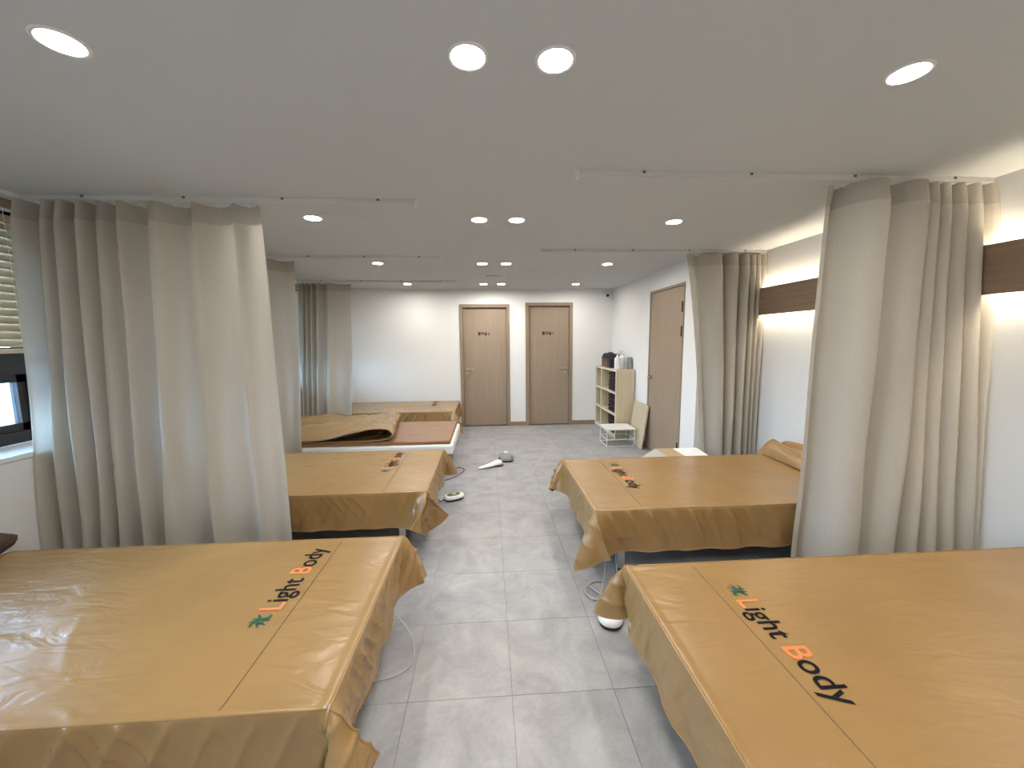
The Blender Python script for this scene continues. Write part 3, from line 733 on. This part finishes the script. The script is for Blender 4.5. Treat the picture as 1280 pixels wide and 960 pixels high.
def cover(label, x0, x1, y0, y1, zt, aisle, ovs, seed, full_logo=True, logo_y=None, lift=None, rnd=0.16):
    """aisle: +1 when the aisle lies on the +x side of the bed. ovs = (aisle, wall, near, far) overhang"""
    ov = (ovs[1], ovs[0], ovs[2], ovs[3]) if aisle > 0 else (ovs[0], ovs[1], ovs[2], ovs[3])
    G, s, t = drape(x0, x1, y0, y1, zt, ov, seed=seed, lift=lift, rnd=rnd)
    for _ in range(2): G = upsample(G)
    nx, ny = G.shape[:2]
    G = wrinkle(G, upax(s), upax(t), (x0, x1, y0, y1), aisle, seed)
    root = thing('bed_cover', label, 'bed cover', ((x0+x1)/2, (y0+y1)/2, zt), 'tan protective covers on the beds')
    rows = [[Vector(G[i, j]) for j in range(ny)] for i in range(nx)]
    mb = MB().grid(rows)
    bvh = BVHTree.FromPolygons([tuple(v) for v in mb.v], mb.f)
    sheet = mb.build('sheet', 'cover_leather', root, False)
    edge = [rows[i][0] for i in range(nx)]+[rows[nx-1][j] for j in range(1, ny)]+[rows[i][ny-1] for i in range(nx-2, -1, -1)]+[rows[0][j] for j in range(ny-2, 0, -1)]
    MB().tube(edge, 0.0032, 6, True).build('hem_piping', 'cover_leather', root)
    N = np.zeros_like(G)
    du = np.gradient(G, axis=0); dv = np.gradient(G, axis=1); N = np.cross(du, dv); N /= np.linalg.norm(N, axis=2, keepdims=True)+1e-12
    sf = upax(s); tf = upax(t)
    def line_s(sv, off, j0=0, j1=None):
        i = int(np.argmin(np.abs(sf-sv))); return [Vector(G[i, j]+N[i, j]*off) for j in range(j0, j1 or ny)]
    def line_t(tv, off):
        j = int(np.argmin(np.abs(tf-tv))); return [Vector(G[i, j]+N[i, j]*off) for i in range(nx)]
    ea = x1 if aisle > 0 else x0
    MB().tube(line_s(ea+0.002*aisle, 0.0), 0.0048, 6).build('edge_piping', 'cover_leather', root)
    MB().tube(line_t(y0-0.002, 0.0), 0.0036, 6).build('edge_piping', 'cover_leather', root)
    MB().tube(line_t(y1+0.002, 0.0), 0.0036, 6).build('edge_piping', 'cover_leather', root)
    sx = ea-0.315*aisle
    j0 = int(np.argmin(np.abs(tf-y0-0.012))); j1 = int(np.argmin(np.abs(tf-y1+0.012)))
    MB().tube(line_s(sx, 0.0004, j0, j1), 0.0017, 5).build('seam', 'cover_stitch', root)
    # printed logo: reads away from the camera on the left, towards it on the right
    ys = logo_y
    for nm, mat, src in LOGO.values():
        vs = []
        for (u, v, _) in src.v:
            x = sx-aisle*(0.045+v); y = ys+u*aisle
            hit = bvh.ray_cast(Vector((x, y, zt+0.6)), Vector((0, 0, -1)))[0]
            vs.append((x, y, (hit.z if hit else zt)+0.0022))
        MB().add(vs, src.f).build(nm, mat, root)
    return root

XA = -0.47
bed('low bed hidden under the nearest left tan cover', XA-0.02, -2.45, 1.04, 2.00, ZT)
cover('tan leatherette bed cover filling the lower left corner, reflecting the window', -2.44, XA-0.005, 1.03, 2.01, ZT, 1, (0.25, 0.04, 0.25, 0.25), 11, logo_y=1.36)
bed('low bed under the second left tan cover', XA, -2.45, 2.64, 3.66, ZT)
cover('tan leatherette bed cover on the second left bed, beside the floor controller', -2.44, -0.445, 2.63, 3.67, ZT, 1, (0.25, 0.04, 0.25, 0.25), 12, logo_y=3.05)
bed('low white-framed bed with bare brown mat, its cover folded back', -0.40, -2.45, 4.16, 5.28, 0.44, inset=0.0)
bed('low bed under the farthest left tan cover against the back wall', XA-0.05, -2.45, 5.70, 6.72, ZT)
cover('tan leatherette bed cover on the farthest left bed by the back wall', -2.44, -0.51, 5.69, 6.70, ZT, 1, (0.26, 0.04, 0.26, 0.05), 14, logo_y=6.12)
bed('low bed hidden under the nearest right tan cover', 0.65, 2.70, 0.62, 1.64, ZT)
cover('tan leatherette bed cover with large lettering filling the lower right corner', 0.625, 2.69, 0.61, 1.65, ZT, -1, (0.25, 0.04, 0.25, 0.22), 15, logo_y=1.49)
bed('low bed under the second right tan cover', 0.68, 2.70, 2.24, 3.24, ZT)
cover('tan leatherette bed cover on the second right bed beside the cables', 0.645, 2.69, 2.235, 3.25, ZT, -1, (0.25, 0.04, 0.27, 0.25), 16, logo_y=3.12, rnd=0.06)

# folded back cover of the third left bed
def folded_cover():
    t = thing('folded_cover', 'tan bed cover folded back double on the uncovered brown bed', 'bed cover', (-1.8, 4.7, 0.445), 'tan protective covers on the beds')
    prof = smooth_path([(-2.42,0,0.452), (-1.9,0,0.450), (-1.40,0,0.450), (-1.22,0,0.455), (-1.10,0,0.480), (-1.06,0,0.525), (-1.10,0,0.575), (-1.22,0,0.590), (-1.45,0,0.575), (-1.8,0,0.560), (-2.15,0,0.575), (-2.42,0,0.57)], 6)
    ys = [4.185+(5.33-4.185)*k/26 for k in range(27)]
    rows = []
    for k, y in enumerate(ys):
        f = k/26; row = []
        for i, p in enumerate(prof):
            q = p.copy(); top = max(0, min(1, (p.z-0.46)/0.1))
            q.x += -0.16*f*max(0, min(1, (p.x+2.2)/0.9)) + 0.012*math.sin(5*f+1)
            q.y = y + top*0.03*math.sin(i*0.23) - top*0.015
            q.z += top*(0.010*math.sin(9*f+i*0.31)+0.007*math.sin(19*f-i*0.6)+0.005*math.sin(31*f+i*0.9)) - top*0.03*f
            near = max(0, 1-f/0.45)**1.5*max(0, min(1, (-1.35-p.x)/0.6)); q.z -= near*max(0, q.z-0.458)*0.93
            row.append(q)
        rows.append(row)
    o = MB().grid(rows).build('sheet', 'cover_leather', t, False)
    md = o.modifiers.new('thickness', 'SOLIDIFY'); md.thickness = 0.006; md.offset = 1
    MB().tube(rows[0], 0.005, 6).build('hem_piping', 'cover_leather', t)
    MB().tube(rows[-1], 0.005, 6).build('hem_piping', 'cover_leather', t)
    # inner layer inside the loop
    pr2 = smooth_path([(-1.75,0,0.462), (-1.55,0,0.468), (-1.40,0,0.476), (-1.24,0,0.49), (-1.18,0,0.515), (-1.22,0,0.535), (-1.32,0,0.53), (-1.5,0,0.50), (-1.7,0,0.475)], 5)
    rows = []
    for k, y in enumerate(ys[1:-1]):
        f = k/24
        rows.append([Vector((p.x-0.15*f*max(0, min(1, (p.x+2.2)/0.9)), y+0.02, p.z-(0.02*f if p.z > 0.5 else 0)+0.004*math.sin(8*f+i*0.4))) for i, p in enumerate(pr2)])
    MB().grid(rows).build('inner_layer', 'cover_leather', t, False)
folded_cover()

# bunched end of cover at the wall on the second right bed
def bundle():
    t = thing('bunched_cover', 'bunched brown cover fold raised at the wall end of the second right bed', 'bed cover', (2.62, 3.0, ZT+0.004))
    rows = []
    n = 22
    for k in range(n):
        f = k/(n-1); y = 3.28-0.95*f
        hgt = 0.165*(1-0.60*f)*(0.35+0.65*min(1, f/0.10))
        row = []
        for j in range(25):
            a = j/24; x = 2.46+0.33*a
            z = ZT+0.006+hgt*(math.sin(math.pi*a**0.8)**0.6)*(1+0.12*math.sin(9*a+6*f)) + 0.012*math.sin(14*f+5*a)*math.sin(math.pi*a)
            z -= 0.05*math.exp(-((a-0.42-0.2*f)/0.09)**2)*(1-f)
            row.append(Vector((x+0.01*math.sin(7*f), y+0.05*math.sin(math.pi*a)*(1-f), max(z, ZT+0.012))))
        rows.append(row)
    MB().grid(rows).build('folds', 'cover_leather', t, False)
    MB().tube([r[5]+Vector((0, 0, 0.002)) for r in rows], 0.003, 6).build('hem_piping', 'cover_leather', t)
bundle()

t = thing('bolster', 'dark brown bolster between the nearest left bed and the window wall', 'bolster', (-2.58, 1.55, ZT-0.03))
rg = []
for k in range(15):
    f = k/14; y = 1.30+0.84*f; q = (1-abs(2*f-1)**4)**0.5
    rg.append([Vector((-2.565+(0.10*q+0.004)*math.cos(2*math.pi*j/20), y, ZT+0.030+(0.060*q+0.003)*math.sin(2*math.pi*j/20)+0.004*math.sin(9*f+j))) for j in range(20)])
MB().loft(rg).build('cushion', 'bolster_leather', t)
MB().tube([r[0]+Vector((0.003, 0, 0)) for r in rg], 0.003, 6).build('piping', 'bolster_leather', t)

# ------------------------------------------------------------------ shelf corner
def shelf():
    x0, x1, y0, y1, zt = 1.93, 2.215, 5.67, 6.77, 1.07
    t = thing('shelf_unit', 'cream wooden cube shelf standing in the far right corner', 'shelf', ((x0+x1)/2, (y0+y1)/2, 0))
    p = 0.028; yd = 6.44
    MB().box(x0, x1, y0, y0+p, 0, zt-p, 0.0015).build('side_panel', 'birch', t)
    MB().box(x0, x1, y1-p, y1, 0, zt-p, 0.0015).build('side_panel', 'birch', t)
    MB().box(x0, x1, y0, y1, zt-p, zt, 0.0015).build('top_panel', 'birch', t)
    MB().box(x0+0.002, x1-0.006, yd-p/2, yd+p/2, 0.06, zt-p, 0.001).build('divider', 'birch', t)
    zs = [0.06, 0.39, 0.725]
    for z in zs: MB().box(x0+0.002, x1-0.006, y0+p, y1-p, z-p, z, 0.001).build('shelf_board', 'birch', t)
    MB().box(x1-0.006, x1, y0+p, y1-p, 0.0, zt-p).build('back_panel', 'birch', t)
    MB().box(x0+0.012, x0+0.026, y0+p, y1-p, 0.0, 0.042).build('plinth', 'birch', t)
    for (a, b, c, d) in ((y0, y0+p, 0.0, zt), (y1-p, y1, 0.0, zt), (yd-p/2, yd+p/2, 0.06, zt-p), (y0+p, y1-p, zt-p, zt), (y0+p, y1-p, zs[0]-p, zs[0]), (y0+p, y1-p, zs[1]-p, zs[1]), (y0+p, y1-p, zs[2]-p, zs[2])):
        MB().box(x0-0.003, x0+0.0025, a, b, c, d).build('edge_strip', 'edge_cream', t)
    where = ['bottom', 'middle', 'top']
    for q, z in enumerate(zs):
        n = 5; top = (zs[q+1]-p if q < 2 else zt-p); hh = (top-z-0.03)/n
        for k in range(n):
            m = MB(); j = random.uniform(-0.008, 0.008)
            m.box(x0+0.022+j, x1-0.02, y0+p+0.006, y0+p+0.42+j, z+0.0008+k*hh, z+k*hh+hh-0.0008, hh*0.42)
            tag(m.build('folded_cloth', 'dark_maroon_cloth'), 'dark maroon folded cloth, %s of the near stack in the %s shelf compartment' % (('lowest','second from bottom','middle','second from top','topmost')[k], where[q]), 'cloth', 'dark folded cloths in the cream shelf, %s compartment' % where[q])
    for q in (1, 2):
        z = zs[q]
        for k in range(2):
            m = MB(); m.box(x0+0.09, x1-0.03, yd+0.02, yd+0.22, z+0.0008+k*0.05, z+k*0.05+0.048, 0.02)
            tag(m.build('folded_cloth', 'dark_maroon_cloth'), '%s dark folded cloth in the far %s compartment of the shelf' % (('lower','upper')[k], where[q]), 'cloth', 'dark cloths in the far shelf column, %s compartment' % where[q])
    # things on top
    z = zt+0.0005
    t = thing('storage_box', 'small brown box under the black cloth on the shelf', 'box', (2.05, 6.4, z))
    MB().box(1.975, 2.165, 6.26, 6.58, z, z+0.155, 0.004).build('body', 'brown_box', t)
    tag(MB().box(1.972, 2.168, 6.12, 6.255, z, z+0.15, 0.01).build('pouch', 'black_plastic'), 'black pouch standing between brown box and white bottles on the shelf', 'pouch')
    rows = []
    for i in range(19):
        row = []
        for j in range(19):
            u, v = i/18*2-1, j/18*2-1; rr = max(abs(u), abs(v))
            zz = z+0.165+0.085*(1-rr**4)*(0.8+0.25*math.sin(5*u+2)*math.cos(4*v))-0.055*rr**6
            row.append(Vector((2.07+0.118*u*(1+0.12*math.sin(4*v+1)), 6.36+0.26*v*(1+0.10*math.cos(5*u)), max(zz, z+0.158))))
        rows.append(row)
    c = MB().grid(rows)
    c.grid([[Vector((p.x*0.98+2.07*0.02, p.y*0.98+6.36*0.02, min(p.z, z+0.165))) for p in r] for r in rows])
    tag(c.build('crumpled_cloth', 'navy_cloth', None, False), 'black crumpled cloth heaped on the box on top of the shelf', 'cloth')
    def pump(x, y, s, lab):
        t = thing('pump_bottle', lab, 'bottle', (x, y, z), 'white pump bottles on the shelf')
        MB().lathe([(0, 0), (0.044*s, 0), (0.046*s, 0.01*s), (0.046*s, 0.15*s), (0.038*s, 0.175*s), (0.018*s, 0.19*s), (0, 0.19*s)], (x, y, z), 24).build('body', 'white_plastic', t)
        MB().lathe([(0, 0.188*s), (0.02*s, 0.188*s), (0.02*s, 0.21*s), (0.008*s, 0.213*s), (0.007*s, 0.24*s), (0, 0.24*s)], (x, y, z), 16).build('collar', 'white_plastic', t)
        m = MB(); m.box(x-0.05*s, x+0.018*s, y-0.011*s, y+0.011*s, z+0.238*s, z+0.256*s, 0.004*s); m.build('nozzle', 'white_plastic', t)
    pump(2.02, 5.90, 1.0, 'white pump bottle in front of the black cloth on the shelf')
    pump(2.125, 5.99, 1.12, 'taller white pump bottle behind the other one on the shelf')
    tag(MB().box(2.18, 2.208, 5.78, 5.93, z, z+0.185, 0.003).build('grey_folder', 'grey_plastic'), 'dark grey flat case standing against the wall on the shelf', 'case')
shelf()

# small white step table
t = thing('step_table', 'small white table with thin wire frame in front of the shelf', 'table', (1.885, 5.45, 0))
x0, x1, y0, y1, z1 = 1.675, 2.095, 5.28, 5.625, 0.262
MB().box(x0-0.005, x1+0.005, y0-0.005, y1+0.005, z1-0.022, z1, 0.005).build('table_top', 'white_metal', t)
for x in (x0+0.008, x1-0.008):
    for y in (y0+0.008, y1-0.008): MB().tube([(x, y, 0.001), (x, y, z1-0.022)], 0.006, 8).build('leg', 'white_metal', t)
for z in (0.008, 0.105):
    for a, b in (((x0+.008, y0+.008), (x1-.008, y0+.008)), ((x1-.008, y0+.008), (x1-.008, y1-.008)), ((x1-.008, y1-.008), (x0+.008, y1-.008)), ((x0+.008, y1-.008), (x0+.008, y0+.008))):
        MB().tube([(*a, z), (*b, z)], 0.005, 8).build('crossbar', 'white_metal', t)
# leaning board
ang = math.atan2(0.085, 0.61)
M = Matrix.Translation((2.125, 0, 0.0)) @ Matrix.Rotation(ang, 4, 'Y')
tag(MB().box(-0.018, 0, 5.10, 5.60, 0.003, 0.625, 0.002, M).build('leaning_board', 'birch'), 'cream wooden board leaning against the wall beside the side door', 'board')

# boxes behind the second right bed
t = thing('cardboard_box', 'brown cardboard box with open grey flap behind the second right bed', 'box', (1.86, 3.75, 0))
m = MB(); m.box(1.75, 1.93, 3.50, 3.86, 0.001, 0.385, 0.003); m.build('body', 'cardboard', t)
m = MB(); m.add([(1.75,3.50,0.385), (1.75,3.86,0.385), (1.61,3.86,0.30), (1.61,3.50,0.30), (1.752,3.50,0.381), (1.752,3.86,0.381), (1.612,3.86,0.296), (1.612,3.50,0.296)], [(0,1,2,3),(7,6,5,4),(0,3,7,4),(1,5,6,2),(2,6,7,3),(0,4,5,1)]); m.build('flap', 'grey_card', t)
t = thing('white_box', 'flat white box beside the cardboard box under the curtain corner', 'box', (2.07, 3.8, 0))
MB().box(1.94, 2.20, 3.48, 3.80, 0.001, 0.365, 0.003).build('body', 'white_card', t)
M = Matrix.Translation((1.94, 3.80, 0.367)) @ Matrix.Rotation(R(4), 4, 'X')
MB().box(0.0, 0.26, -0.30, 0.06, 0.0, 0.012, 0.002, M).build('lid', 'white_card', t)

# ------------------------------------------------------------------ floor devices
def controller(x, y, rz, label, s=1.0):
    t = thing('heat_controller', label, 'controller', (x, y, 0), 'oval bed controllers on the floor')
    def ring(a, b, z, e=2.5, n=32):
        out = []
        for k in range(n):
            an = 2*math.pi*k/n; cx, cy = math.cos(an), math.sin(an)
            px = a*math.copysign(abs(cx)**(2/e), cx); py = b*math.copysign(abs(cy)**(2/e), cy)
            out.append(Vector((x+(px*math.cos(rz)-py*math.sin(rz))*s, y+(px*math.sin(rz)+py*math.cos(rz))*s, z*s)))
        return out
    MB().loft([ring(0.092, 0.058, 0.001), ring(0.098, 0.064, 0.006), ring(0.098, 0.064, 0.018), ring(0.094, 0.060, 0.022)]).build('base', 'black_plastic', t)
    MB().loft([ring(0.096, 0.062, 0.020), ring(0.102, 0.068, 0.026), ring(0.100, 0.066, 0.040), ring(0.086, 0.054, 0.050), ring(0.06, 0.036, 0.052)]).build('shell', 'white_plastic', t)
    MB().loft([ring(0.068, 0.040, 0.0505), ring(0.066, 0.038, 0.0545), ring(0.05, 0.027, 0.0555)]).build('face', 'green_face', t)
    MB().loft([ring(0.022, 0.018, 0.054, 2), ring(0.021, 0.017, 0.060, 2), ring(0.012, 0.010, 0.062, 2)]).build('dial', 'beige_button', t)
    return t
controller(-0.352, 3.63, R(28), 'oval white controller with green face on the floor beside the second left bed')
controller(0.655, 1.93, R(70), 'oval white controller with green face half under the nearest right bed')
# grey and white devices in the aisle
t = thing('grey_massager', 'rounded grey and black massage device on the floor in the aisle', 'massager', (0.21, 4.78, 0))
def oval(cx, cy, a, b, z, n=28, rz=0.0): return [Vector((cx+a*math.cos(2*math.pi*k/n)*math.cos(rz)-b*math.sin(2*math.pi*k/n)*math.sin(rz), cy+a*math.cos(2*math.pi*k/n)*math.sin(rz)+b*math.sin(2*math.pi*k/n)*math.cos(rz), z)) for k in range(n)]
MB().loft([oval(.21,4.78,.088,.065,.001), oval(.21,4.78,.098,.075,.012), oval(.21,4.78,.098,.075,.022), oval(.21,4.78,.09,.07,.024)]).build('base', 'black_plastic', t)
MB().loft([oval(.21,4.78,.095,.073,.024), oval(.21,4.78,.099,.077,.030), oval(.21,4.78,.095,.073,.034)]).build('band', 'white_plastic', t)
MB().loft([oval(.21,4.78,.098,.076,.034), oval(.21,4.78,.100,.078,.050), oval(.21,4.79,.088,.066,.078), oval(.21,4.80,.06,.045,.090)]).build('shell', 'grey_plastic', t)
for k in range(7):
    a = -0.055+k*0.018
    MB().box(.21+a-0.004, .21+a+0.004, 4.703, 4.712, .040, .064, 0.001).build('rib', 'white_metal', t)
MB().loft([oval(.215,4.83,.03,.022,.088), oval(.215,4.83,.034,.026,.098), oval(.215,4.83,.022,.016,.112)]).build('knob', 'white_plastic', t)
t = thing('handheld_massager', 'white handheld device with dark head lying beside the grey massager', 'massager', (0.02, 4.56, 0))
d = Vector((0.155, 0.075, 0)).normalized(); nrm = Vector((-d.y, d.x, 0)); c = Vector((0.02, 4.555, 0))
def sect(u, wd, h, zc, n=16): return [c+d*u+nrm*wd*math.cos(2*math.pi*k/n)+Vector((0, 0, max(0.001, zc+h*math.sin(2*math.pi*k/n)))) for k in range(n)]
MB().loft([sect(-0.165, 0.012, 0.006, 0.012), sect(-0.14, 0.030, 0.011, 0.014), sect(-0.07, 0.036, 0.018, 0.020), sect(0.0, 0.038, 0.024, 0.028), sect(0.05, 0.046, 0.030, 0.036), sect(0.085, 0.052, 0.030, 0.046)]).build('handle', 'white_plastic', t)
MB().loft([sect(0.075, 0.056, 0.030, 0.040), sect(0.10, 0.062, 0.034, 0.042), sect(0.125, 0.058, 0.030, 0.042), sect(0.14, 0.03, 0.016, 0.042)]).build('head', 'white_metal', t)
MB().loft([sect(0.03, 0.03, 0.010, 0.012), sect(0.08, 0.048, 0.012, 0.013), sect(0.14, 0.050, 0.012, 0.013), sect(0.155, 0.02, 0.006, 0.010)]).build('grip_pad', 'black_plastic', t)
MB().loft([[p+Vector((0,0,0.0)) for p in oval(*(c+d*(-0.11))[:2], 0.010, 0.010, 0.024, 14)], oval(*(c+d*(-0.11))[:2], 0.008, 0.008, 0.029, 14)]).build('button', 'grey_plastic', t)

# cables
def cable(pts, r, mat, label):
    tag(MB().tube(smooth_path(pts, 7), r, 7).build('power_cable', mat), label, 'cable', 'power cables under the beds')
cable([(-0.66, 1.88, 0.22), (-0.56, 1.86, 0.19), (-0.44, 1.82, 0.12), (-0.385, 1.76, 0.035), (-0.40, 1.68, 0.006), (-0.52, 1.62, 0.006), (-0.75, 1.60, 0.006)], 0.0045, 'cable_grey', 'grey cable looping down from the nearest left bed')
cable([(0.78, 2.36, 0.20), (0.75, 2.33, 0.15), (0.72, 2.26, 0.05), (0.66, 2.14, 0.007), (0.60, 2.08, 0.007), (0.575, 2.16, 0.006), (0.64, 2.25, 0.006), (0.72, 2.24, 0.006), (0.70, 2.12, 0.012), (0.62, 2.07, 0.016), (0.565, 2.14, 0.016), (0.60, 2.20, 0.014), (0.66, 2.11, 0.016), (0.74, 2.07, 0.006), (0.95, 2.06, 0.006)], 0.0045, 'cable_grey', 'grey cable coiled on the floor between the two right beds')
cable([(0.83, 2.36, 0.20), (0.80, 2.28, 0.12), (0.80, 2.20, 0.02), (0.78, 2.12, 0.024), (0.72, 2.05, 0.02), (0.69, 2.045, 0.012)], 0.004, 'cable_grey', 'thin grey cable running into the controller at the right beds')
cable([(-0.64, 3.30, 0.21), (-0.54, 3.42, 0.15), (-0.475, 3.50, 0.05), (-0.47, 3.56, 0.012), (-0.445, 3.585, 0.02)], 0.004, 'cable_black', 'black cable running from the second left bed to its controller')
cable([(-0.60, 4.35, 0.006), (-0.48, 4.50, 0.006), (-0.36, 4.55, 0.006), (-0.30, 4.45, 0.006), (-0.36, 4.30, 0.006), (-0.44, 4.18, 0.006), (-0.56, 4.10, 0.006)], 0.003, 'cable_black', 'thin dark cable on the floor beside the uncovered bed')

# the empties' transforms must be known before the physics check reads them
bpy.context.view_layer.update()
